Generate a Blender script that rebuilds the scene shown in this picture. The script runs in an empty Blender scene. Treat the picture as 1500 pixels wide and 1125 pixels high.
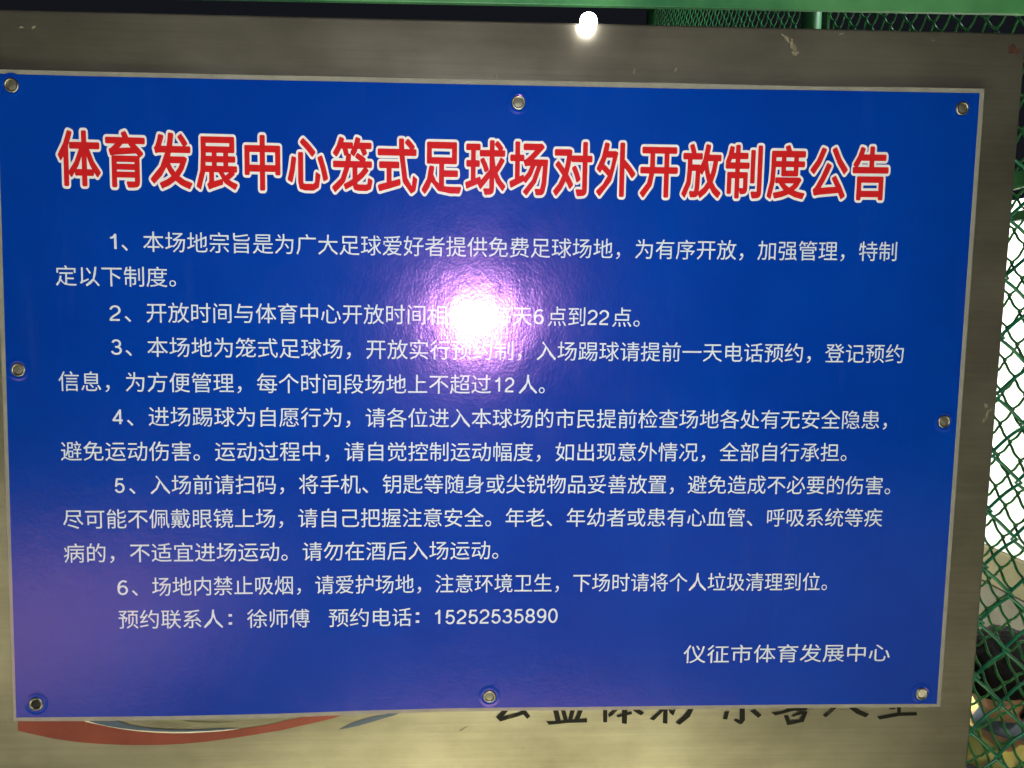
import bpy, bmesh, math, random
from mathutils import Vector, Matrix, noise
random.seed(7)
D = bpy.data
S = bpy.context.scene
COL = S.collection
R = math.radians

# ------------------------------------------------------------------ camera
H0 = 1.45                                   # height of the notice's centre above the ground
YAW, PITCH, ROLL = 0.05339292, -0.08643227, 0.01761262
CAM = Vector((-0.02537587, -0.7162318, H0 + 0.08449791))
FPX, CX, CY = 1120.0, 750.0, 562.5
FWD = Vector((math.sin(YAW)*math.cos(PITCH), math.cos(YAW)*math.cos(PITCH), math.sin(PITCH)))
_r = Vector((math.cos(YAW), -math.sin(YAW), 0)); _u = _r.cross(FWD)
RIGHT = math.cos(ROLL)*_r + math.sin(ROLL)*_u
UP = -math.sin(ROLL)*_r + math.cos(ROLL)*_u
cam = D.cameras.new("camera"); co = D.objects.new("camera", cam); COL.objects.link(co)
m = Matrix((RIGHT, UP, -FWD)).transposed().to_4x4(); m.translation = CAM
co.matrix_world = m
cam.sensor_width = 36; cam.lens = 36*FPX/1500; cam.clip_start = 0.01; cam.clip_end = 500
S.camera = co
def at(px, py, Y=0.0):                      # the point of the vertical plane y=Y seen at that pixel of the photo
    d = FWD + (px-CX)/FPX*RIGHT - (py-CY)/FPX*UP
    return CAM + d*((Y-CAM.y)/d.y)
def at_x(px, py, X):
    d = FWD + (px-CX)/FPX*RIGHT - (py-CY)/FPX*UP
    return CAM + d*((X-CAM.x)/d.x)
def ray(px, py, t):
    d = FWD + (px-CX)/FPX*RIGHT - (py-CY)/FPX*UP
    return CAM + d*t

# ------------------------------------------------------------------ night sky, lamps, exposure
W = D.worlds.new("World"); S.world = W; W.use_nodes = True
bg = W.node_tree.nodes["Background"]; bg.inputs[0].default_value = (0.55, 0.62, 0.85, 1); bg.inputs[1].default_value = 0.012
S.view_settings.view_transform = 'Standard'; S.view_settings.look = 'None'
S.view_settings.exposure = 0; S.view_settings.gamma = 1
def lamp(name, kind, loc, power, color, size=0.1, target=None, angle=60, blend=0.3):
    l = D.lights.new(name, kind); o = D.objects.new(name, l); COL.objects.link(o); o.location = loc
    l.energy = power; l.color = color
    if kind in ('POINT', 'SPOT'): l.shadow_soft_size = size
    if kind == 'SPOT': l.spot_size = R(angle); l.spot_blend = blend
    if kind == 'AREA': l.size = size
    if target is not None: o.rotation_euler = (Vector(target)-Vector(loc)).to_track_quat('-Z', 'Y').to_euler()
    return o
lamp('flash', 'SPOT', CAM+Vector((0.009, 0.0, -0.004)), 20, (1.0, 0.98, 0.95), 0.006, (0.05, 0, H0), 150, 0.4)
lamp('court_floodlight', 'SPOT', (-1.6, -4.6, 5.0), 6800, (1.0, 0.95, 0.78), 0.25, (-2.45, -3.05, 0), 34, 0.8)
lamp('wall_floodlight', 'SPOT', (0.9, 3.7, 2.6), 1300, (1.0, 0.98, 0.92), 0.12, (2.05, 2.5, 1.2), 58, 0.4)
lamp('fence_fill', 'SPOT', (2.3, 1.2, 4.2), 420, (0.85, 1.0, 0.95), 0.15, (.9, 2.2, 1.9), 70, 0.6)  # unseen fill, added to brighten the far fence
lamp('near_ground_fill', 'SPOT', (0.2, -1.12, 4.0), 7000, (1.0, 0.95, 0.70), 0.2, (0.1, -1.2, 0), 30, 0.8)  # added: lights the ground mirrored in the board's lower strip
lamp('wide_ground_fill', 'SPOT', (2.2, -4.2, 6.0), 800, (1.0, 0.95, 0.80), 0.2, (1.6, -4.2, 0), 60, 0.6)  # broad unseen ground fill, added to lift the board's right side
lamp('shirt_fill', 'SPOT', (2.0, -0.8, 3.0), 260, (1.0, 0.93, 0.75), 0.1, (1.45, 1.1, 0.5), 26, 0.5)  # extra spot added to light the seated person's shirt

# ------------------------------------------------------------------ materials
def mat(name, color=(.5,.5,.5), rough=.5, metal=0.0, **k):
    M = D.materials.new(name); M.use_nodes = True; b = M.node_tree.nodes['Principled BSDF']
    b.inputs['Base Color'].default_value = (*color, 1); b.inputs['Roughness'].default_value = rough
    b.inputs['Metallic'].default_value = metal
    for kk, v in k.items(): b.inputs[kk.replace('_', ' ')].default_value = v
    return M
def N(M, t, **k):
    n = M.node_tree.nodes.new(t)
    for a, v in k.items():
        if hasattr(n, a): setattr(n, a, v)
        else: n.inputs[a.replace('_', ' ')].default_value = v
    return n
def L(M, a, b): M.node_tree.links.new(a, b)
def P(M): return M.node_tree.nodes['Principled BSDF']
def coords(M, scale=(1,1,1)):
    t = N(M, 'ShaderNodeTexCoord'); mp = N(M, 'ShaderNodeMapping'); mp.inputs['Scale'].default_value = scale
    L(M, t.outputs['Object'], mp.inputs['Vector']); return mp.outputs[0]
def vary(M, c1, c2, scale, detail=4, stretch=(1,1,1), lo=.35, hi=.65, second=None):
    v = coords(M, stretch); n = N(M, 'ShaderNodeTexNoise', Scale=scale, Detail=detail, Roughness=.6); L(M, v, n.inputs['Vector'])
    r = N(M, 'ShaderNodeValToRGB'); r.color_ramp.elements[0].position = lo; r.color_ramp.elements[1].position = hi
    r.color_ramp.elements[0].color = (*c1, 1); r.color_ramp.elements[1].color = (*c2, 1)
    L(M, n.outputs['Fac'], r.inputs[0]); L(M, r.outputs[0], P(M).inputs['Base Color']); return r
def bump(M, scale, strength, dist, stretch=(1,1,1), detail=2, rough=.5):
    v = coords(M, stretch); n = N(M, 'ShaderNodeTexNoise', Scale=scale, Detail=detail, Roughness=rough); L(M, v, n.inputs['Vector'])
    b = N(M, 'ShaderNodeBump', Strength=strength, Distance=dist); L(M, n.outputs['Fac'], b.inputs['Height'])
    L(M, b.outputs[0], P(M).inputs['Normal']); return b
TINT = (0.95, 0.40, 1.0, 1)
def printed(name, c1, c2=None, scale=6):
    M = mat(name, c1, .205, Specular_Tint=TINT, Specular_IOR_Level=.54)
    if c2: vary(M, c1, c2, scale, 5)
    # dust, water marks and handling change the gloss and lighten the print a little
    v = coords(M); n = N(M, 'ShaderNodeTexNoise', Scale=11, Detail=8, Roughness=.68, Distortion=.6); L(M, v, n.inputs['Vector'])
    q = N(M, 'ShaderNodeMapRange'); q.inputs['From Min'].default_value = .3; q.inputs['From Max'].default_value = .72
    q.inputs['To Min'].default_value = .16; q.inputs['To Max'].default_value = .225
    L(M, n.outputs['Fac'], q.inputs['Value']); L(M, q.outputs[0], P(M).inputs['Roughness'])
    v = coords(M, (1, 1, .12)); n2 = N(M, 'ShaderNodeTexNoise', Scale=34, Detail=6, Roughness=.7); L(M, v, n2.inputs['Vector'])
    q2 = N(M, 'ShaderNodeMapRange'); q2.inputs['From Min'].default_value = .56; q2.inputs['From Max'].default_value = .8
    q2.inputs['To Min'].default_value = 0; q2.inputs['To Max'].default_value = .06
    L(M, n2.outputs['Fac'], q2.inputs['Value'])
    mx = N(M, 'ShaderNodeMix', data_type='RGBA'); old = P(M).inputs['Base Color']
    if old.is_linked: L(M, old.links[0].from_socket, mx.inputs['A'])
    else: mx.inputs['A'].default_value = old.default_value
    mx.inputs['B'].default_value = (.10, .14, .26, 1); L(M, q2.outputs[0], mx.inputs['Factor']); L(M, mx.outputs['Result'], old)
    # fine orange peel with coarser ripples
    v = coords(M, (1, 1, .7)); a = N(M, 'ShaderNodeTexNoise', Scale=430, Detail=4, Roughness=.55); L(M, v, a.inputs['Vector'])
    c = N(M, 'ShaderNodeTexNoise', Scale=60, Detail=3, Roughness=.5); L(M, v, c.inputs['Vector'])
    b1 = N(M, 'ShaderNodeBump', Strength=.11, Distance=.002); L(M, c.outputs['Fac'], b1.inputs['Height'])
    b2 = N(M, 'ShaderNodeBump', Strength=.20, Distance=.0005); L(M, a.outputs['Fac'], b2.inputs['Height']); L(M, b1.outputs[0], b2.inputs['Normal'])
    L(M, b2.outputs[0], P(M).inputs['Normal'])
    return M
M_BLUE = printed('blue_vinyl', (0.0001, .030, .28), (0.0002, .038, .32), 5)
M_WHITE = printed('white_ink', (.51, .58, .68))
M_RED = printed('red_ink', (.46, .014, .016))
M_OUTL = printed('white_outline_ink', (.66, .65, .68))
M_EDGE = printed('plate_edge', (.19, .19, .165), (.24, .24, .21), 40)

M_STEEL = mat('brushed_steel', (.5,.5,.5), .4, .84)
vary(M_STEEL, (.165, .152, .120), (.33, .31, .258), 4.5, 10, (1, 1, 1.6), .32, .68)
nt = M_STEEL.node_tree
v = coords(M_STEEL, (6, 1, 420)); n1 = N(M_STEEL, 'ShaderNodeTexNoise', Scale=1.0, Detail=5, Roughness=.7); L(M_STEEL, v, n1.inputs['Vector'])
v2 = coords(M_STEEL); n2 = N(M_STEEL, 'ShaderNodeTexNoise', Scale=9, Detail=7, Roughness=.7); L(M_STEEL, v2, n2.inputs['Vector'])
sv = coords(M_STEEL, (2.5, 1, 160)); sn = N(M_STEEL, 'ShaderNodeTexNoise', Scale=1.0, Detail=6, Roughness=.75); L(M_STEEL, sv, sn.inputs['Vector'])
sr = N(M_STEEL, 'ShaderNodeMapRange'); sr.inputs['To Min'].default_value = .72; sr.inputs['To Max'].default_value = 1.25; L(M_STEEL, sn.outputs['Fac'], sr.inputs['Value'])
hs = N(M_STEEL, 'ShaderNodeHueSaturation'); bc = P(M_STEEL).inputs['Base Color']; L(M_STEEL, bc.links[0].from_socket, hs.inputs['Color']); L(M_STEEL, sr.outputs[0], hs.inputs['Value']); L(M_STEEL, hs.outputs[0], bc)
mr = N(M_STEEL, 'ShaderNodeMapRange'); mr.inputs['To Min'].default_value = .30; mr.inputs['To Max'].default_value = .46
L(M_STEEL, n2.outputs['Fac'], mr.inputs['Value']); L(M_STEEL, mr.outputs[0], P(M_STEEL).inputs['Roughness'])
bb = N(M_STEEL, 'ShaderNodeBump', Strength=.25, Distance=.0004); L(M_STEEL, n1.outputs['Fac'], bb.inputs['Height'])
L(M_STEEL, bb.outputs[0], P(M_STEEL).inputs['Normal'])

M_NEAR = mat('dark_green_pvc', (.01, .12, .06), .3); vary(M_NEAR, (.004, .09, .045), (.015, .17, .085), 40, 5); bump(M_NEAR, 300, .3, .0006)
M_GREEN = mat('green_pvc', (.01, .16, .06), .28); vary(M_GREEN, (.015, .15, .045), (.045, .27, .075), 30, 4)
M_RAIL = mat('green_paint', (.02, .20, .06), .42); vary(M_RAIL, (.008, .10, .04), (.11, .36, .13), 3, 6, (1, 1, 1), .42, .62); bump(M_RAIL, 60, .3, .001)
M_RING = mat('ring_steel', (.27, .26, .22), .42, 1.0); bump(M_RING, 400, .3, .0003)
M_SCREW = mat('screw_steel', (.20, .19, .155), .55, .8); bump(M_SCREW, 500, .6, .0005)
M_HOLE = mat('dark_hole', (.004, .004, .004), .8)
M_INK = mat('brush_ink', (.02, .019, .014), .6, Specular_IOR_Level=.2); vary(M_INK, (.003, .003, .0025), (.05, .045, .025), 70, 5, (1,1,1), .58, .8)
M_SRED = mat('swoosh_red', (.28, .045, .025), .42, .25); vary(M_SRED, (.15, .026, .018), (.20, .038, .026), 25, 5)
M_SBLUE = mat('swoosh_blue', (.05, .075, .12), .42, .25); M_SOLIVE = mat('swoosh_olive', (.16, .16, .09), .42, .3)
M_SWHITE = mat('swoosh_white', (.62, .60, .48), .42, .2)
M_SMEAR = mat('dried_smear', (.30, .27, .20), .85); vary(M_SMEAR, (.10,.09,.06), (.22,.20,.14), 160, 4)
M_DIRT = mat('dirt_streak', (.15, .135, .09), .6, .5)
M_RUST = mat('rust', (.09, .03, .012), .8); vary(M_RUST, (.03,.012,.008), (.06,.022,.012), 200, 4)
M_GLOW = D.materials.new('lit_bulb'); M_GLOW.use_nodes = True
b = P(M_GLOW); b.inputs['Emission Color'].default_value = (1, .96, .9, 1); b.inputs['Emission Strength'].default_value = 38
M_HOUS = mat('lamp_housing', (.3,.3,.28), .35, .8)
M_GROUND = mat('court_ground', (.4,.36,.2), .85); vary(M_GROUND, (.41, .405, .29), (.53, .525, .40), 2.5, 8); bump(M_GROUND, 90, .5, .004)
M_WALL = mat('white_wall', (.8,.8,.76), .6); vary(M_WALL, (.76,.77,.72), (.84,.84,.80), 2, 5); bump(M_WALL, 40, .2, .003)
M_DADO = mat('beige_band', (.42,.38,.20), .6); vary(M_DADO, (.12,.11,.055), (.155,.14,.075), 6, 5)
M_PLINTH = mat('grey_plinth', (.22,.22,.19), .7); vary(M_PLINTH, (.075,.07,.05), (.11,.105,.075), 8, 5)

# ------------------------------------------------------------------ helpers
def tag(o, label=None, cat=None, group=None, kind=None):
    if label: o['label'] = label
    if cat: o['category'] = cat
    if group: o['group'] = group
    if kind: o['kind'] = kind
    return o
def thing(name, loc, label, cat, group=None):
    o = D.objects.new(name, None); COL.objects.link(o); o.location = loc; o.empty_display_size = .05
    return tag(o, label, cat, group)
def link(name, me, material, parent=None, smooth=False):
    o = D.objects.new(name, me); COL.objects.link(o)
    if material and not me.materials: me.materials.append(material)
    if parent is not None:
        o.parent = parent; o.matrix_parent_inverse = Matrix.Translation(-parent.location)
    if smooth: me.polygons.foreach_set('use_smooth', [True]*len(me.polygons))
    return o
def bm_obj(name, bm, material, parent=None, smooth=False):
    me = D.meshes.new(name); bmesh.ops.recalc_face_normals(bm, faces=bm.faces); bm.to_mesh(me); bm.free()
    return link(name, me, material, parent, smooth)
def slab(pts, y0, y1, bevel=0):                 # polygon in x,z given front points; extruded in y
    bm = bmesh.new()
    fr = [bm.verts.new((p[0], y0, p[2])) for p in pts]; bk = [bm.verts.new((p[0], y1, p[2])) for p in pts]
    bm.faces.new(fr); bm.faces.new(bk[::-1]); n = len(pts)
    for i in range(n): bm.faces.new((fr[i], bk[i], bk[(i+1) % n], fr[(i+1) % n]))
    if bevel:
        e = [x for x in bm.edges if all(abs(v.co.y-y0) < 1e-6 for v in x.verts)]
        bmesh.ops.bevel(bm, geom=e, offset=bevel, segments=3, affect='EDGES', profile=.5)
    return bm
def box(bm, lo, hi, bevel=0):
    g = bmesh.ops.create_cube(bm, size=1); lo = Vector(lo); hi = Vector(hi)
    for v in g['verts']: v.co = Vector([lo[i]+(v.co[i]+.5)*(hi[i]-lo[i]) for i in range(3)])
    if bevel: bmesh.ops.bevel(bm, geom=list({e for v in g['verts'] for e in v.link_edges}), offset=bevel, segments=2, affect='EDGES')
    return bm
def tube(bm, pts, rad, seg=8, cap=True):
    pts = [Vector(p) for p in pts]; rings = []
    prev = None
    for i, p in enumerate(pts):
        t = (pts[min(i+1, len(pts)-1)]-pts[max(i-1, 0)]).normalized()
        if prev is None: a = t.orthogonal().normalized()
        else: a = (prev - t*prev.dot(t)).normalized()
        prev = a; b_ = t.cross(a); r_ = rad[i] if isinstance(rad, (list, tuple)) else rad
        rings.append([bm.verts.new(p+(a*math.cos(2*math.pi*k/seg)+b_*math.sin(2*math.pi*k/seg))*r_) for k in range(seg)])
    for i in range(len(rings)-1):
        for k in range(seg): bm.faces.new((rings[i][k], rings[i][(k+1) % seg], rings[i+1][(k+1) % seg], rings[i+1][k]))
    if cap: bm.faces.new(rings[0][::-1]); bm.faces.new(rings[-1])
    return bm
def lathe(bm, prof, c, axis='Y', seg=32):       # prof: (radius, along) ; closed round the axis through c
    rings = []
    for r_, h in prof:
        ring = []
        for k in range(seg):
            a = 2*math.pi*k/seg
            if axis == 'Y': q = (c[0]+r_*math.cos(a), c[1]+h, c[2]+r_*math.sin(a))
            else: q = (c[0]+r_*math.cos(a), c[1]+r_*math.sin(a), c[2]+h)
            ring.append(bm.verts.new(q))
        rings.append(ring)
    for i in range(len(rings)-1):
        for k in range(seg): bm.faces.new((rings[i][k], rings[i][(k+1) % seg], rings[i+1][(k+1) % seg], rings[i+1][k]))
    return rings

# ------------------------------------------------------------------ setting
bm = bmesh.new(); bmesh.ops.create_grid(bm, x_segments=1, y_segments=1, size=60)
g = bm_obj('ground', bm, M_GROUND); tag(g, 'pale court ground around the fence', None, None, 'structure')

# ------------------------------------------------------------------ steel display board
YP = 0.0075                                     # front face of the board
TR = at(1504, 48.3, YP); TL0 = at(0, 13, YP); B0 = at(1417, 1125, YP)
k = (TR-TL0)/(TR.x-TL0.x); TL = TR + k*(-0.80-TR.x)
e = (B0-TR)/(B0.z-TR.z); BR = TR + e*(0.72-TR.z); BL = Vector((-0.80, YP, 0.72))
board = thing('display_board', (0, YP, 0), 'brushed steel board behind the blue notice, with red swoosh and black brush lettering', 'board')
bm = slab([TL, TR, BR, BL], YP, YP+.030, .0022)
sheet = bm_obj('steel_sheet', bm, M_STEEL, board)
for x in (-.62, .36):
    bm = bmesh.new(); box(bm, (x-.03, YP+.031, 0), (x+.03, YP+.081, 1.75), .004); bm_obj('leg', bm, M_RAIL, board)

def decal(name, pts, material, parent, Y, jitter=0):
    pts = [at(x, y, Y) for x, y in pts]
    bm = bmesh.new(); vs = [bm.verts.new((p.x, Y, p.z)) for p in pts]
    f = bm.faces.new(vs); bmesh.ops.triangulate(bm, faces=[f])
    for f in bm.faces:
        if f.normal.y > 0: f.normal_flip()
    bm.normal_update()
    me = D.meshes.new(name); bm.to_mesh(me); bm.free()
    return link(name, me, material, parent)
def zc(pts, s, ox, oy): return [(ox+x/s, oy+y/s) for x, y in pts]
Z6 = lambda p: zc(p, 3.75, 0, 925)
Z7 = lambda p: zc(p, 3, 400, 925)
# red, blue and olive swooshes of the printed emblem, their tops under the notice
red = Z6([(98,545),(200,569),(300,590),(430,608),(550,618),(680,624),(800,625),(900,623),(1000,618),(1130,606),(1250,590),(1380,571),(1500,550)]) + \
      Z7([(30,436),(100,420),(190,400),(270,380),(330,358),(200,360)]) + Z7([(100,382),(50,393)]) + \
      Z6([(1500,508),(1410,523),(1320,535),(1230,547),(1150,553),(1050,559),(950,560),(850,556),(750,548),(670,537),(600,525),(530,510),(470,497),(390,450),(98,450)])
decal('red_swoosh', red, M_SRED, board, YP-.0004)
decal('white_swoosh', Z6([(400,455),(470,496),(530,509),(600,524),(670,536),(750,547),(850,555),(950,559),(1050,558),(1150,552),(1230,546),(1320,534),(1230,540),(1150,545),(1050,549),(950,550),(850,547),(750,540),(670,529),(600,517),(530,503),(490,490),(450,455)]), M_SWHITE, board, YP-.0006)
decal('blue_swoosh', Z6([(430,450),(490,494),(540,509),(600,522),(670,533),(750,542),(850,549),(950,552),(1050,551),(1150,547),(1230,541),(1320,532),(1250,533),(1150,538),(1080,541),(1000,542),(900,539),(800,530),(720,517),(650,496),(600,450)]), M_SBLUE, board, YP-.0008)
decal('olive_swoosh', Z6([(760,455),(850,491),(920,498),(1000,504),(1080,508),(1150,509),(1230,505),(1310,500),(1200,501),(1110,499),(1040,494),(1000,485),(960,455)]), M_SOLIVE, board, YP-.0008)
decal('blue_sliver', Z7([(285,433),(345,404),(400,385),(450,372),(490,367),(520,352),(570,352),(535,368),(490,381),(440,396),(370,416)]), M_SBLUE, board, YP-.0005)
ZA = lambda p: zc(p, 4.286, 700, 1020)
ZB = lambda p: zc(p, 4.286, 1030, 1020)
glyphs = [
 [ZA([(112,130),(150,92),(170,60),(215,60),(190,92),(160,125),(255,100),(278,88),(300,88),(330,125),(310,142),(285,115),(240,130),(140,158)])],
 [ZA([(430,157),(470,156),(580,146),(685,138),(686,164),(560,168),(445,179)]), ZA([(465,60),(498,60),(522,156),(488,158)]), ZA([(515,60),(542,60),(566,150),(538,152)]), ZA([(588,60),(618,60),(592,150),(566,150)]), ZA([(642,60),(670,60),(636,150),(604,150)])],
 [ZA([(785,60),(813,60),(812,163),(787,163)]), ZA([(818,112),(870,60),(905,60),(845,120),(822,132)]), ZA([(868,122),(920,104),(965,94),(969,112),(880,132)]), ZA([(905,60),(940,60),(935,173),(904,170)]), ZA([(960,70),(990,66),(1046,104),(1024,120),(985,98)])],
 [ZA([(1078,142),(1135,92),(1150,60),(1185,60),(1165,92),(1105,152)]), ZA([(1166,60),(1193,60),(1190,173),(1161,168)]), ZA([(1195,80),(1225,88),(1245,80),(1226,122),(1205,105)]), ZA([(1240,166),(1285,128),(1310,100),(1330,60),(1365,60),(1330,130),(1268,179)])],
 [ZB([(134,96),(165,93),(150,146),(124,143)]), ZB([(230,60),(262,60),(263,150),(242,176),(222,172),(191,150),(206,140),(228,148)]), ZB([(294,92),(326,80),(369,118),(345,136)])],
 [ZB([(428,103),(500,90),(530,76),(600,72),(656,74),(650,87),(560,93),(455,121)]), ZB([(506,120),(533,117),(548,155),(528,183)]), ZB([(530,182),(545,152),(600,146),(632,160)]), ZB([(600,150),(632,102),(655,100),(631,163)]), ZB([(550,125),(612,90),(656,95),(650,108),(620,112),(565,129)])],
 [ZB([(750,118),(795,78),(812,60),(850,60),(820,90),(770,133)]), ZB([(900,60),(945,60),(985,86),(1043,112),(1020,133),(960,108)])],
 [ZB([(1090,126),(1220,101),(1340,99),(1344,120),(1230,124),(1108,146)]), ZB([(1216,60),(1243,60),(1240,112),(1220,112)]), ZB([(1166,76),(1205,72),(1205,81),(1170,82)])],
]
for gi, strokes in enumerate(glyphs):
    bm = bmesh.new()
    for si, st in enumerate(strokes):
        Y = YP-.0004-.00008*si
        q = [at(x, y, Y) for x, y in st]
        f = bm.faces.new([bm.verts.new((p.x, Y, p.z)) for p in q]); f.normal_update()
        if f.normal.y > 0: f.normal_flip()
    bmesh.ops.triangulate(bm, faces=bm.faces)
    me = D.meshes.new('brush_character'); bm.to_mesh(me); bm.free(); link('brush_character', me, M_INK, board)
# dried smears, chips, rust and dirt on the steel
def blob(name, px, py, rx, ry, material, ang=0, rough=.35, n=22, seed=0):
    rr = random.Random(seed); pts = []
    ph = [rr.uniform(0, 6.28) for _ in range(4)]
    for i in range(n):
        a = -2*math.pi*i/n; s = 1+rough*(math.sin(2*a+ph[0])*.5+math.sin(3*a+ph[1])*.5+math.sin(5*a+ph[2])*.4+math.sin(9*a+ph[3])*.25)
        x, y = rx*s*math.cos(a), ry*s*math.sin(a)
        pts.append((px+x*math.cos(ang)-y*math.sin(ang), py+x*math.sin(ang)+y*math.cos(ang)))
    return decal(name, pts, material, board, YP-.0003)
for q in [(1152,56,7,3,.7,1),(1161,66,4,9,-.2,2),(1165,78,4,4,0,3),(1444,594,2.5,5,0,4),(1446,607,2,7,.1,5),(1441,616,2,2.5,0,6),(1452,600,1.2,3,.2,7),
          (31,40,3,2,0,8),(49,40,3,2.4,0,9),(842,71,2.5,2,.5,10),(990,101,1.2,3,.2,11),(929,104,1.2,4,.1,12),(1367,59,2,1.2,0,13),(1232,50,4,1.5,-.4,14),(728,112,4,2,0,15)]:
    blob('smear', q[0], q[1], q[2], q[3], M_SMEAR, q[4], .55, 18, q[5])
blob('rust_spot', 1485, 73, 8, 7, M_RUST, 0, .4, 22, 31)
for q in [(678,1068,6,1.3,-.5,41),(767,1096,1.2,1.2,0,43)]:
    blob('dirt_mark', q[0], q[1], q[2], q[3], M_DIRT, q[4], .4, 18, q[5])

# ------------------------------------------------------------------ blue notice plate
YF = 0.0
plate = thing('notice_plate', (0, YF, H0), 'blue notice plate with red title and white rules, pinned to the steel board', 'sign')
def edge(top):
    return top
OUT_T = [(-13,100.5),(120,104.5),(250,107.2),(375,110),(500,112.2),(620,115),(750,117.5),(860,119.5),(1000,122),(1100,124.5),(1200,126.8),(1320,127.8),(1443,129.3)]
OUT_B = [(18.7,1057),(130,1056.2),(250,1055),(400,1051.8),(520,1047),(650,1042.3),(750,1041),(850,1040.5),(1000,1038.8),(1150,1037.2),(1280,1036.3),(1378,1036)]
IN_T = [(-4,108),(120,111.5),(250,114.2),(375,117),(500,119.5),(620,122.3),(750,125),(860,127.2),(1000,130),(1100,131),(1200,132.3),(1320,134.6),(1435,136.5)]
IN_B = [(24,1051),(130,1050),(250,1048.8),(400,1045.5),(520,1041.2),(650,1037.5),(750,1036.2),(850,1035.5),(1000,1033.6),(1150,1032),(1280,1031.2),(1372,1031)]
outer = [at(*p, YF) for p in OUT_T] + [at(*p, YF) for p in OUT_B[::-1]]
bm = slab(outer, YF, YF+.0035, .0006); bm_obj('backing_sheet', bm, M_EDGE, plate)
inner = [at(*p, YF) for p in IN_T] + [at(*p, YF) for p in IN_B[::-1]]
bm = bmesh.new(); f = bm.faces.new([bm.verts.new((p.x, YF-.00025, p.z)) for p in inner]); f.normal_update()
if f.normal.y > 0: f.normal_flip()
me = D.meshes.new('blue_field'); bm.to_mesh(me); bm.free(); link('blue_field', me, M_BLUE, plate)

# lettering: built-in font outlines turned to meshes and laid flat on the plate
from mathutils.geometry import delaunay_2d_cdt
def raw_mesh(text):
    c = D.curves.new('t', 'FONT'); c.body = text; c.size = 1; c.resolution_u = 2; c.fill_mode = 'FRONT'
    o = D.objects.new('t', c); COL.objects.link(o); bpy.context.view_layer.update()
    me = D.meshes.new_from_object(o.evaluated_get(bpy.context.evaluated_depsgraph_get()))
    V = [(v.co.x, v.co.y) for v in me.vertices]; F = [list(p.vertices) for p in me.polygons]
    D.objects.remove(o); D.curves.remove(c); D.meshes.remove(me); return V, F
_a = raw_mesh('中')[0]; _b = raw_mesh('中中')[0]
ADV = max(x for x, y in _b)-max(x for x, y in _a)
def union(V, F):                                 # one flat triangulated sheet out of overlapping faces
    G = []
    for f in F:
        A = sum(V[f[i-1]][0]*V[f[i]][1]-V[f[i]][0]*V[f[i-1]][1] for i in range(len(f)))/2
        per = sum(math.dist(V[f[i-1]], V[f[i]]) for i in range(len(f)))
        if abs(A) < 2e-5*per: continue           # slivers upset the triangulation
        G.append(f if A > 0 else f[::-1])
    F = G
    vo, eo, fo, ov, oe, of = delaunay_2d_cdt([Vector(v) for v in V], [], F, 0, 1e-5)
    fo = [f for f, src in zip(fo, of) if src]
    return [tuple(v) for v in vo], fo
def area(V, F): return sum(abs(sum(V[f[i-1]][0]*V[f[i]][1]-V[f[i]][0]*V[f[i-1]][1] for i in range(len(f)))/2) for f in F)
def fatten(V, F, r, nd=8):
    """grow a flat shape by r with round corners: ribbons on its outline and discs at its corners"""
    if r <= 0: return V, F
    cnt = {}
    key = {}; rep = []                           # weld
    for i, v in enumerate(V):
        k_ = (round(v[0], 5), round(v[1], 5)); rep.append(key.setdefault(k_, i))
    for f in F:
        for i in range(len(f)):
            p, q = rep[f[i]], rep[f[(i+1) % len(f)]]
            if p == q: continue
            e_ = (min(p, q), max(p, q)); cnt[e_] = cnt.get(e_, 0)+1
    V2 = list(V); F2 = [list(dict.fromkeys(rep[i] for i in f)) for f in F]; F2 = [f for f in F2 if len(f) > 2]; ends = set()
    for (p, q), n_ in cnt.items():
        if n_ != 1: continue
        ends.update((p, q)); a_, b_ = Vector(V[p]), Vector(V[q]); dd = (b_-a_)
        if dd.length < 1e-5: continue
        dd.normalize(); nn = Vector((-dd.y, dd.x))*r; o_ = len(V2)
        V2 += [tuple(a_-nn), tuple(b_-nn), tuple(b_+nn), tuple(a_+nn)]; F2.append([o_, o_+1, o_+2, o_+3])
    for p in ends:
        o_ = len(V2); x, y = V[p]
        V2 += [(x+r*math.cos(2*math.pi*j/nd+.3), y+r*math.sin(2*math.pi*j/nd+.3)) for j in range(nd)]; F2.append(list(range(o_, o_+nd)))
    top = area(V, F)+sum(math.dist(V[p], V[q]) for (p, q), n_ in cnt.items() if n_ == 1)*r*1.3+.01
    best = None                                  # the union can flood the counters at a near-degenerate crossing:
    for t in range(5):                           # nudge and retry, keep the tightest
        Vj = [(x+random.uniform(-1, 1)*1.5e-4*t, y+random.uniform(-1, 1)*1.5e-4*t) for x, y in V2]
        res = union(Vj, F2); A_ = area(*res)
        if A_ > area(V, F) and (best is None or A_ < best[0]): best = (A_, res)
    return best[1]
def arc(cx_, cy_, rx, ry, a0_, a1_, n_=10):
    return [(cx_+rx*math.cos(R(a0_+(a1_-a0_)*i/n_)), cy_+ry*math.sin(R(a0_+(a1_-a0_)*i/n_))) for i in range(n_+1)]
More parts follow.
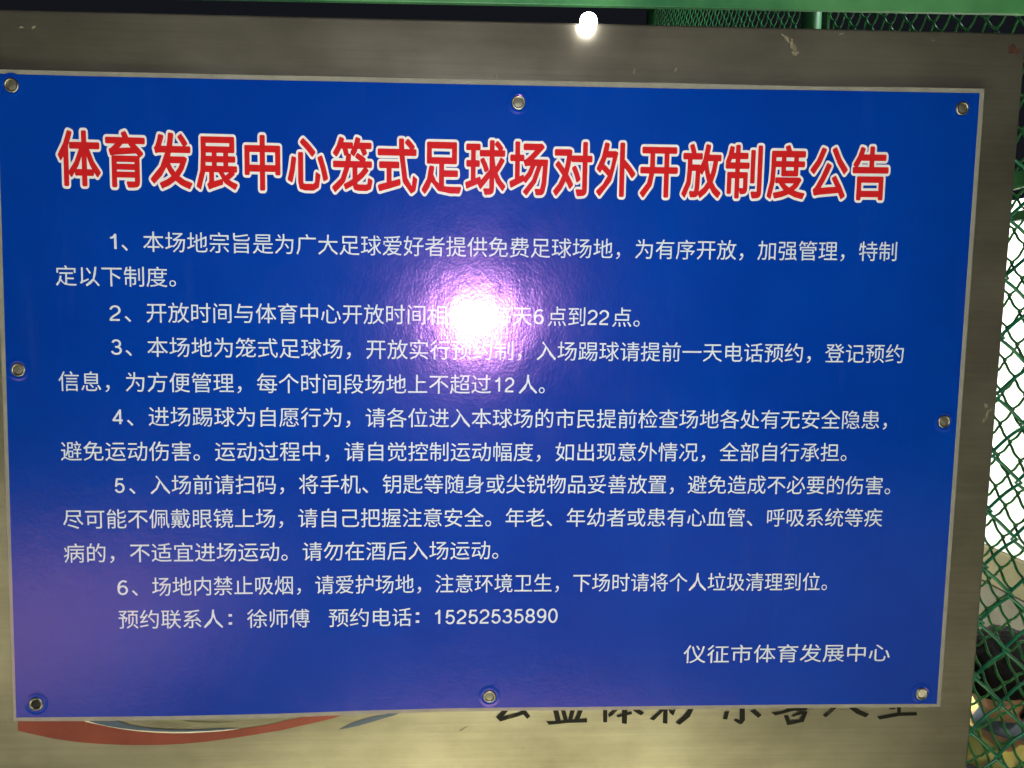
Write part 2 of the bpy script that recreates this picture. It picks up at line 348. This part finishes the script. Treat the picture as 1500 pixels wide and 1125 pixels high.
DIG = {                                          # stroke skeletons, cap height 1, width about .62
 '1': [[(.10, .74), (.22, .78), (.31, .86), (.36, .97), (.36, .03)]],
 '2': [arc(.31, .70, .25, .26, 172, -20, 12)+[(.50, .52), (.38, .42), (.20, .29), (.09, .17), (.06, .05), (.57, .05)]],
 '3': [arc(.30, .73, .22, .23, 165, -80, 12)+[(.24, .51)], [(.24, .51)]+arc(.30, .28, .26, .24, 80, -170, 14)],
 '4': [[(.43, .02), (.43, .96), (.04, .31), (.04, .27), (.58, .27)]],
 '5': [[(.53, .94), (.16, .94), (.10, .46)]+arc(.31, .33, .25, .29, 140, -160, 14)],
 '6': [arc(.31, .32, .245, .28, 0, 360, 22), arc(.36, .50, .30, .46, 55, 180, 12)+[(.065, .34)]],
 '8': [arc(.31, .74, .21, .22, 0, 360, 20), arc(.31, .28, .255, .24, 0, 360, 20)],
 '9': [arc(.31, .67, .245, .28, 0, 360, 22), arc(.26, .49, .30, .46, -125, 0, 12)+[(.555, .66)]],
 '0': [arc(.31, .49, .25, .46, 0, 360, 26)],
}
def digit_shape(ch, w=.062):
    V = []; F = []
    for st in DIG[ch]:
        for a_, b_ in zip(st, st[1:]):
            a_, b_ = Vector(a_), Vector(b_); dd = b_-a_
            if dd.length < 1e-6: continue
            dd.normalize(); nn = Vector((-dd.y, dd.x))*w; o_ = len(V)
            V += [tuple(a_-nn), tuple(b_-nn), tuple(b_+nn), tuple(a_+nn)]; F.append([o_, o_+1, o_+2, o_+3])
        closed = (Vector(st[0])-Vector(st[-1])).length < 1e-4
        for p in (st if closed else st[1:-1]):
            o_ = len(V); V += [(p[0]+w*math.cos(2*math.pi*j/10), p[1]+w*math.sin(2*math.pi*j/10)) for j in range(10)]; F.append(list(range(o_, o_+10)))
    return union(V, F)
_cache = {}
def glyph_mesh(text, bold):
    """flat shape of a run of full-width characters or of figures"""
    V = []; F = []; own = []
    for i, ch in enumerate(text):
        if ch in DIG:
            if ch not in _cache: _cache[ch] = digit_shape(ch)
            v_, f_ = _cache[ch]; adv = .74
        elif ch == ':':
            q = .075; v_ = []; f_ = []
            for y in (.12, .62):
                f_.append([len(v_)+j for j in range(4)]); v_ += [(0, y-q), (2*q, y-q), (2*q, y+q), (0, y+q)]
            adv = .3
        else:
            k_ = (ch, bold)
            if k_ not in _cache: _cache[k_] = fatten(*raw_mesh(ch), bold, 12 if bold > .05 else 6)
            v_, f_ = _cache[k_]; adv = ADV
            if bold > .015: v_ = [(ADV/2+(x-ADV/2)*.93, y) for x, y in v_]     # the title face is set narrow
        o_ = len(V); V += [(x+i*adv, y) for x, y in v_]; own += [i]*len(v_); F += [[o_+j for j in f] for f in f_]
    return V, F, own
def base_at(line, x):                            # interpolated foot of the characters, in photo rows
    if x <= line[0][0]: a, b_ = line[0], line[1]
    else:
        for a, b_ in zip(line, line[1:]):
            if x <= b_[0]: break
    return a[1]+(b_[1]-a[1])*(x-a[0])/(b_[0]-a[0])
def quad_fit(line):                              # least-squares parabola through the measured feet
    n = min(3, len(line)); A = [[0]*n for _ in range(n)]; B = [0]*n
    for x, y in line:
        t = x/1000
        for i in range(n):
            B[i] += y*t**i
            for j in range(n): A[i][j] += t**(i+j)
    for i in range(n):
        for j in range(i+1, n):
            q = A[j][i]/A[i][i]
            for kk in range(n): A[j][kk] -= q*A[i][kk]
            B[j] -= q*B[i]
    X = [0]*n
    for i in reversed(range(n)): X[i] = (B[i]-sum(A[i][j]*X[j] for j in range(i+1, n)))/A[i][i]
    return lambda x: sum(X[i]*(x/1000)**i for i in range(n))
def text_line(segs, foot, em, name='text_line', material=None, bold=0, Y=-.0005, parent=None, foot0=-.085, pad=0):
    """segs: (text, left px, right px[, kind]); kind 'd' digits stand on the line with cap height .72"""
    fy = quad_fit(foot); V = []; F = []
    for seg in segs:
        text, xl, xr = seg[:3]; dig = len(seg) > 3
        gv, gf, own = glyph_mesh(text, bold)
        xs = [v[0] for v in gv]; x0, x1 = min(xs)+(0 if dig else bold), max(xs)-(0 if dig else bold)
        pl = at(xl, fy(xl)-3, Y); pr = at(xr, fy(xr)-3, Y); sx = (pr.x-pl.x)/(x1-x0)
        off = len(V)
        lift = [(q % 2)*.00004 if name.startswith('title') else 0 for q in own]
        for vi, (vx, vy) in enumerate(gv):
            X = pl.x+(vx-x0)*sx
            tx = xl+(xr-xl)*(vx-x0)/(x1-x0)
            if dig: Z = at(tx, fy(tx)-seg[3], Y).z + vy*em*seg[4]
            else: Z = at(tx, fy(tx), Y).z+(vy-foot0)*em
            V.append((X, Y-lift[vi], Z))
        for f in gf:
            p0, p1, p2 = (V[off+f[i]] for i in range(3))
            nrm = (Vector(p1)-Vector(p0)).cross(Vector(p2)-Vector(p0)).y
            F.append([off+i for i in (f if nrm < 0 else f[::-1])])
    me = D.meshes.new(name); me.from_pydata(V, [], F); me.update()
    return link(name, me, material, parent if parent else plate)
EM = .0198
DG = (2.8, .69)
def d(t, a, b_): return (t, a, b_, *DG)
lines = [
 ([d('1',161,171), ('、本场地宗旨是为广大足球爱好者提供免费足球场地，为有序开放，加强管理，特制',178,1313)], [(215,369),(560,374.5),(770,377.3),(1313,382.7)]),
 ([('定以下制度。',81.7,258)], [(90,418.7),(240,420.7)]),
 ([d('2',160.7,177), ('、开放时间与体育中心开放时间相同，每天',182.7,779), d('6',781.7,796.5), ('点到',802.7,857), d('22',860.7,891.7), ('点。',896.7,937)], [(220,472.7),(497,474.6),(770,477),(915,479.2)]),
 ([d('3',162.7,178.7), ('、本场地为笼式足球场，开放实行预约制，入场踢球请提前一天电话预约，登记预约',184,1323)], [(215,522.7),(490,525.3),(750,527.5),(895,529.3),(1310,532)]),
 ([('信息，为方便管理，每个时间段场地上不超过',86,719), d('12',725,753), ('人。',760,798)], [(100,573),(330,575.5),(700,577),(780,577.3)]),
 ([d('4',165,180), ('、进场踢球为自愿行为，请各位进入本球场的市民提前检查场地各处有无安全隐患，',186,1299)], [(225,624.6),(540,626),(780,626.8),(1275,628.7)]),
 ([('避免运动伤害。运动过程中，请自觉控制运动幅度，如出现意外情况，全部自行承担。',89.3,1240)], [(100,675.2),(400,675.7),(700,675.5),(1220,676.2)]),
 ([d('5',168.3,182.7), ('、入场前请扫码，将手机、钥匙等随身或尖锐物品妥善放置，避免造成不必要的伤害。',189.3,1304)], [(230,724.3),(665,723),(950,723.2),(1280,724.7)]),
 ([('尽可能不佩戴眼镜上场，请自己把握注意安全。年老、年幼者或患有心血管、呼吸系统等疾',92.7,1291.8)], [(100,774.6),(540,773),(690,771.9),(950,771),(1280,772)]),
 ([('病的，不适宜进场运动。请勿在酒后入场运动。',94,730)], [(100,824.5),(545,820.9),(700,819.6)]),
 ([d('6',172.3,187.7), ('、场地内禁止吸烟，请爱护场地，注意环境卫生，下场时请将个人垃圾清理到位。',193.3,1211.4)], [(235,872.9),(420,871.3),(530,870),(760,867),(1185,865.6)]),
 ([('预约联系人',174,327), (':',335,340,4,.8), ('徐师傅',362,453.5), ('预约电话',481.7,602.7), (':',609,614,4,.8), ('15252535890',637,816.7,2.6,.70)], [(180,921),(450,919.5),(600,917),(810,914.5)]),
 ([('仪征市体育发展中心',1001,1303)], [(1010,971.5),(1290,969)]),
]
for segs, foot in lines:
    text_line(segs, foot, EM, material=M_WHITE)
TF = [(115,272),(380,277.2),(640,281.9),(840,286.2),(905,287.8),(1275,291)]
TT = '体育发展中心笼式足球场对外开放制度公告'
text_line([(TT, 87.5, 1298)], TF, .0510, 'title_outline', M_OUTL, .070, -.0004)
text_line([(TT, 87.5, 1298)], TF, .0510, 'title_text', M_RED, .024, -.0006)

# eyelets: pressed rings with whatever shows through
GR = [(17,125,'s',.0),(759.5,150.5,'s',0),(1409.5,159,'s',1),(27,541.5,'s',0),(1383,617.5,'d',0),(53,1031,'h',0),(717,1020,'s',0),(1350,1016,'b',0)]
M_BRIGHT = mat('bright_screw', (.5,.48,.4), .6, .3)
for gx, gy, kind, rot in GR:
    tx_, tz_ = random.uniform(-.09, .09), random.uniform(-.09, .09)
    c = at(gx, gy, YF-.0005)
    bm = bmesh.new(); ro, ri = .0066, .0042
    prof = [(ri, .004), (ri, -.0006), (ri+.0003, -.0011), ((ro+ri)/2, -.0015), (ro-.0004, -.0010), (ro, .0003)]
    lathe(bm, prof, c, 'Y', 40)
    for v in bm.verts:
        v.co.y += noise.noise(v.co*300)*.00015 + (v.co.x-c.x)*tx_ + (v.co.z-c.z)*tz_
    o = bm_obj('eyelet', bm, M_RING, plate, True)
    bm = bmesh.new(); lathe(bm, [(0.00001, -.0006), (ri-.0014, -.0005), (ri+.0001, -.0001)], c, 'Y', 24)
    o2 = bm_obj('screw_head' if kind != 'h' else 'hole', bm, {'s': M_SCREW, 'd': M_SCREW, 'h': M_HOLE, 'b': M_BRIGHT}[kind], o, True)
    # the vinyl dimple round the ring
    bm = bmesh.new(); lathe(bm, [(ro-.0006, -.0001), (ro+.0003, -.0004), (ro+.0013, -.0007), (ro+.0022, -.00055), (ro+.0036, -.0003), (ro+.0042, -.00025)], c, 'Y', 32)
    
    bm_obj('dimple', bm, M_BLUE, plate, True)

# ------------------------------------------------------------------ small lit bulb on the board's top edge
c = at(862, 31.5, .001)
lampo = thing('bulb_lamp', (c.x, c.y, c.z), 'small round lit white bulb at the top edge of the steel board', 'lamp')
bm = bmesh.new(); bmesh.ops.create_uvsphere(bm, u_segments=32, v_segments=20, radius=.0080)
for v in bm.verts: v.co = Vector((v.co.x, v.co.y*.8, v.co.z*1.0))+c
bm_obj('bulb', bm, M_GLOW, lampo, True)
bm = bmesh.new(); lathe(bm, [(.001, .008), (.0028, .0075), (.003, .005), (.0025, .003)], c, 'Y', 24); bm_obj('socket', bm, M_HOUS, lampo, True)

# ------------------------------------------------------------------ green top rail
YR = .045
a0 = at(500, 1.2, YR); a1 = at(1500, 20, YR); kx = (a1.z-a0.z)/(a1.x-a0.x)
rail = thing('top_rail', (0, YR, 0), 'green painted flat steel rail running just above the steel board', 'rail')
bm = bmesh.new(); bv = []
for x in (-1.2, 2.0):
    zz = a0.z+kx*(x-a0.x)
    bv.append((x, zz))
bm = slab([Vector((bv[0][0],0,bv[0][1]+.0140)), Vector((bv[1][0],0,bv[1][1]+.0140)), Vector((bv[1][0],0,bv[1][1])), Vector((bv[0][0],0,bv[0][1]))], YR, YR+.005, .0008)
bm_obj('bar', bm, M_RAIL, rail)
for x in (-1.15, 1.95):
    bm = bmesh.new(); box(bm, (x-.025, YR+.036, 0), (x+.025, YR+.086, bv[0][1]+.03), .004); bm_obj('post', bm, M_RAIL, rail)

# ------------------------------------------------------------------ chain link
def wire_mesh(cell, height, rad, name='wire', wob=0.07, m_=None):
    """one zigzag wire, half a cell wide, flattened helix; local x across, y depth, z up"""
    bm = bmesh.new(); pts = []; n = int(height/cell); sub = 12
    w = cell/2; hook = rad*1.7
    for i in range(n*sub+1):
        t = i/sub; ph = t % 1.0
        tri = 2*ph if ph < .5 else 2-2*ph
        s = tri + wob*math.sin(4*math.pi*ph)*(1 if ph < .5 else -1)
        x = -hook + (w+2*hook)*s
        y = rad*1.6*math.sin(2*math.pi*ph)
        pts.append((x, y, t*cell))
    tube(bm, pts, rad, 6); me = D.meshes.new(name); bm.to_mesh(me); bm.free()
    me.polygons.foreach_set('use_smooth', [True]*len(me.polygons)); me.materials.append(m_ or M_GREEN); return me
# near fence, parallel to the board
CN = at(1448, 665, .12).z-at(1448, 748.5, .12).z
near = thing('chain_link_fence', (.5, .12, 0), 'near green chain link fence of thick wire right behind the steel board', 'fence')
wn = wire_mesh(CN, 1.72, .0020, wob=.015, m_=M_NEAR)
n0 = at(1448, 748.5, .12); zb = n0.z - math.floor((n0.z-.02)/CN)*CN
for i in range(-6, 26):
    o = D.objects.new('wire', wn); COL.objects.link(o)
    flip = i % 2
    o.parent = near; o.matrix_parent_inverse = Matrix.Translation(-near.location)
    o.location = (n0.x+i*CN/2, .12, zb if not flip else zb-CN/2)
    if flip: o.location.z += 0
bm = bmesh.new(); box(bm, (.2, .135, at(1490, 225, .13).z-.001), (1.3, .160, at(1490, 225, .13).z+.004), .001)
# far fence, running away from the board at right angles
XS = .905; CELL = .056
side = thing('chain_link_fence', (XS, 1.6, 0), 'far green chain link fence of finer wire running away behind the steel board', 'fence')
ws = wire_mesh(CELL, 3.7, .0022)
y_end = at_x(957, 30, XS).y; y_post = at_x(1191, 25, XS).y
y = -.1; i = 0
while y < y_end:
    if not (y_post-.10 < y < y_post+.07):
        o = D.objects.new('wire', ws); COL.objects.link(o); o.parent = side; o.matrix_parent_inverse = Matrix.Translation(-side.location)
        o.location = (XS, y, .02 + (CELL/2 if i % 2 else 0)); o.rotation_euler = (0, 0, R(90))
    y += CELL/2; i += 1
for yy, rr in ((y_post, .022), (y_end+.03, .03), (-.16, .022)):
    bm = bmesh.new(); tube(bm, [(XS, yy, 0), (XS, yy, 3.75)], rr, 20); bm_obj('post', bm, M_RAIL, side, True)
for dy in (-.085, .06):
    bm = bmesh.new(); box(bm, (XS-.004, y_post+dy-.012, .02), (XS+.004, y_post+dy+.012, 3.72), .001); bm_obj('edge_bar', bm, M_RAIL, side)
zr = at_x(1492, 262, XS-.02).z
bm = bmesh.new(); box(bm, (XS-.020, -.13, zr-.014), (XS-.004, y_end, zr+.014), .003); bm_obj('middle_rail', bm, M_RAIL, side)
bm = bmesh.new(); box(bm, (XS+.012, -.13, zr-.062), (XS+.030, y_end, zr-.046), .003); bm_obj('middle_rail', bm, M_RAIL, side)
bm = bmesh.new(); box(bm, (XS-.02, -.18, 3.73), (XS+.02, y_end, 3.77), .003); bm_obj('upper_rail', bm, M_RAIL, side)

# ------------------------------------------------------------------ floodlit wall beyond
XW = 2.05
zt = at_x(1490, 292, XW).z; z1 = at_x(1475, 812, XW).z; z2 = at_x(1475, 868, XW).z
wall = thing('low_wall', (XW, 3, 0), 'low floodlit white wall with a beige band and grey foot beyond the fences', 'wall')
def wbox(name, z0, z1_, m_, x=XW):
    bm = bmesh.new(); box(bm, (x, .2, z0), (XW+.2, 7, z1_), .004); bm_obj(name, bm, m_, wall)
wbox('white_panel', z1+.001, zt, M_WALL); wbox('band', z2+.001, z1, M_DADO, XW-.006); wbox('foot', 0, z2, M_PLINTH, XW-.003)

# ------------------------------------------------------------------ person sitting beyond the fences
M_SKIN = mat('skin', (.50, .27, .16), .5, Subsurface_Weight=.1); M_HAIR = mat('black_hair', (.004, .0035, .0035), .75, Specular_IOR_Level=.12)
M_SHIRT = mat('yellow_shirt', (.62, .50, .10), .8); vary(M_SHIRT, (.66, .54, .12), (.80, .70, .28), 14, 5)
M_COLLAR = mat('grey_blue_collar', (.10, .13, .18), .8); M_TROU = mat('dark_trousers', (.03, .03, .04), .85)
def skin(name, joints, edges, material, parent, sub=2):
    me = D.meshes.new(name); me.from_pydata([j[0] for j in joints], edges, [])
    o = D.objects.new(name, me); COL.objects.link(o)
    mo = o.modifiers.new('s', 'SKIN'); mo.use_smooth_shade = True
    for i, j in enumerate(joints): me.skin_vertices[0].data[i].radius = (j[1], j[1] if len(j) < 3 else j[2])
    me.skin_vertices[0].data[0].use_root = True
    ss = o.modifiers.new('u', 'SUBSURF'); ss.levels = sub; ss.render_levels = sub
    bpy.context.view_layer.update()
    m2 = D.meshes.new_from_object(o.evaluated_get(bpy.context.evaluated_depsgraph_get()))
    D.objects.remove(o); m2.name = name; m2.materials.clear()
    return link(name, m2, material, parent, True)
T = 2.05
hc = ray(1466, 992, T)                           # centre of the head
pb = hc + Vector((.03, .08, -.30))               # base of the neck region
person = thing('person', (hc.x, hc.y+.1, 0), 'seated person with black hair and yellow shirt, head bowed, beyond the wire fences', 'person')
fdir = Vector((-.82, -.50, -.42)).normalized(); side_v = fdir.cross(Vector((0,0,1))).normalized(); upv = side_v.cross(fdir).normalized()
# the body: one continuous surface, shirt over it
nk = hc + Vector((.055, .045, -.125)); ch = nk+Vector((.045, .03, -.14)); pv = Vector((ch.x+.06, ch.y+.05, .17))
shl = ch + side_v*-.17+Vector((0,0,.035)); shr = ch + side_v*.17+Vector((0,0,.035))
def arm(sh, s_):
    el = sh + Vector((-.10, -.04, -.24)) + side_v*s_*.03; wr = el + Vector((-.20, -.13, .02)) - side_v*s_*.06
    return el, wr, wr+fdir*.07
ell, wrl, hl = arm(shl, -1); elr, wrr, hr = arm(shr, 1)
kl = pv + Vector((-.30, -.18, .10))-side_v*.16; kr = pv + Vector((-.30, -.18, .10))+side_v*.16
fl = Vector((pv.x-.22, pv.y-.22, .06))+side_v*.06; fr_ = Vector((pv.x-.22, pv.y-.22, .06))-side_v*.06
J = [(pv, .13, .12), (ch-Vector((0,0,.10)), .12, .11), (ch, .125, .11), (nk, .052, .052), (hc-Vector((0,0,.04)), .05, .05),
     (shl, .052), (ell, .038), (wrl, .026), (hl, .028), (shr, .052), (elr, .038), (wrr, .026), (hr, .028),
     (kl, .06), (fl, .04), (kr, .06), (fr_, .04)]
E_ = [(0,1),(1,2),(2,3),(3,4),(2,5),(5,6),(6,7),(7,8),(2,9),(9,10),(10,11),(11,12),(0,13),(13,14),(0,15),(15,16)]
body = skin('body', J, E_, M_SKIN, person)
shirt = skin('shirt', [(pv+Vector((0,0,.02)), .15, .14), (ch-Vector((0,0,.10)), .14, .13), (ch+Vector((0,0,.01)), .145, .125), (ch*.35+nk*.65, .082, .082), (shl, .068), (shl*.35+ell*.65, .058), (shr, .068), (shr*.35+elr*.65, .058)],
     [(0,1),(1,2),(2,3),(2,4),(4,5),(2,6),(6,7)], M_SHIRT, person, 3)
for v_ in shirt.data.vertices:
    q = v_.co; v_.co = q + Vector((1,1,.4))*noise.noise(Vector((q.x*14, q.y*14, q.z*26)))*.016
bm = bmesh.new()
ctr = nk+Vector((.0,-.0,-.012))
for rr_, zz_ in ((.060, .030), (.074, .012), (.088, -.018)): pass
lathe(bm, [(.052, .034), (.060, .028), (.066, .002), (.078, -.022), (.070, -.026)], ctr, 'Z', 28)
bm_obj('collar', bm, M_COLLAR, person, True)
skin('trousers', [(pv, .15, .13), (kl, .075), (fl*.9+kl*.1, .055), (kr, .075), (fr_*.9+kr*.1, .055)], [(0,1),(1,2),(0,3),(3,4)], M_TROU, person)
# head: a deformed sphere with brow, nose, mouth and chin
bm = bmesh.new(); bmesh.ops.create_uvsphere(bm, u_segments=40, v_segments=28, radius=1)
def headpt(a_, b_, c_): return hc + side_v*a_ + fdir*b_ + upv*c_
for v_ in bm.verts:
    x, y, z = v_.co                               # y front, z up
    w_ = .074*(1-.22*max(0, -z)**1.5*(1 if y > -.3 else .6)); f_ = .095; u_ = .118
    X, Y_, Z_ = x*w_, y*f_, z*u_
    if y > 0:
        Y_ += .022*math.exp(-((x/.16)**2+((z+.10)/.20)**2))+.006*math.exp(-((x/.35)**2+((z+.45)/.10)**2))+.012*math.exp(-((x/.35)**2+((z+.85)/.2)**2))
        Y_ -= .009*sum(math.exp(-(((x-s_*.38)/.17)**2+((z-.05)/.11)**2)) for s_ in (-1, 1))
    v_.co = headpt(X, Y_, Z_)
head = bm_obj('head', bm, M_SKIN, person, True)
for s_ in (-1, 1):
    bm = bmesh.new(); bmesh.ops.create_uvsphere(bm, u_segments=14, v_segments=10, radius=1)
    for v_ in bm.verts: x, y, z = v_.co; v_.co = headpt(s_*(.073+.008*x), -.004+y*.018, -.006+z*.030)
    bm_obj('ear', bm, M_SKIN, head, True)
    bm = bmesh.new(); bmesh.ops.create_uvsphere(bm, u_segments=12, v_segments=8, radius=1)
    for v_ in bm.verts: x, y, z = v_.co; v_.co = headpt(s_*.028+.012*x, .079+y*.006, .006+z*.006)
    bm_obj('eye', bm, M_HAIR, head, True)
bm = bmesh.new(); bmesh.ops.create_uvsphere(bm, u_segments=64, v_segments=48, radius=1)
rem = []
for v_ in bm.verts:
    x, y, z = v_.co
    n_ = noise.noise(Vector((x*14, y*14, z*3)))*.05+noise.noise(Vector((x*4, y*4, z*4)))*.05
    k_ = 1+n_
    lo_ = -.95 if y < .2 else (.05 if y > .6 else .05-(.6-y)/.4*1.0)
    if z < lo_: rem.append(v_)
    v_.co = headpt(x*.094*k_, y*.114*k_-.010, z*.134*k_+.004)
bmesh.ops.delete(bm, geom=rem, context='VERTS')
h_ = bm_obj('hair', bm, M_HAIR, head, True)
md = h_.modifiers.new('t', 'SOLIDIFY'); md.thickness = .008; md.offset = -1
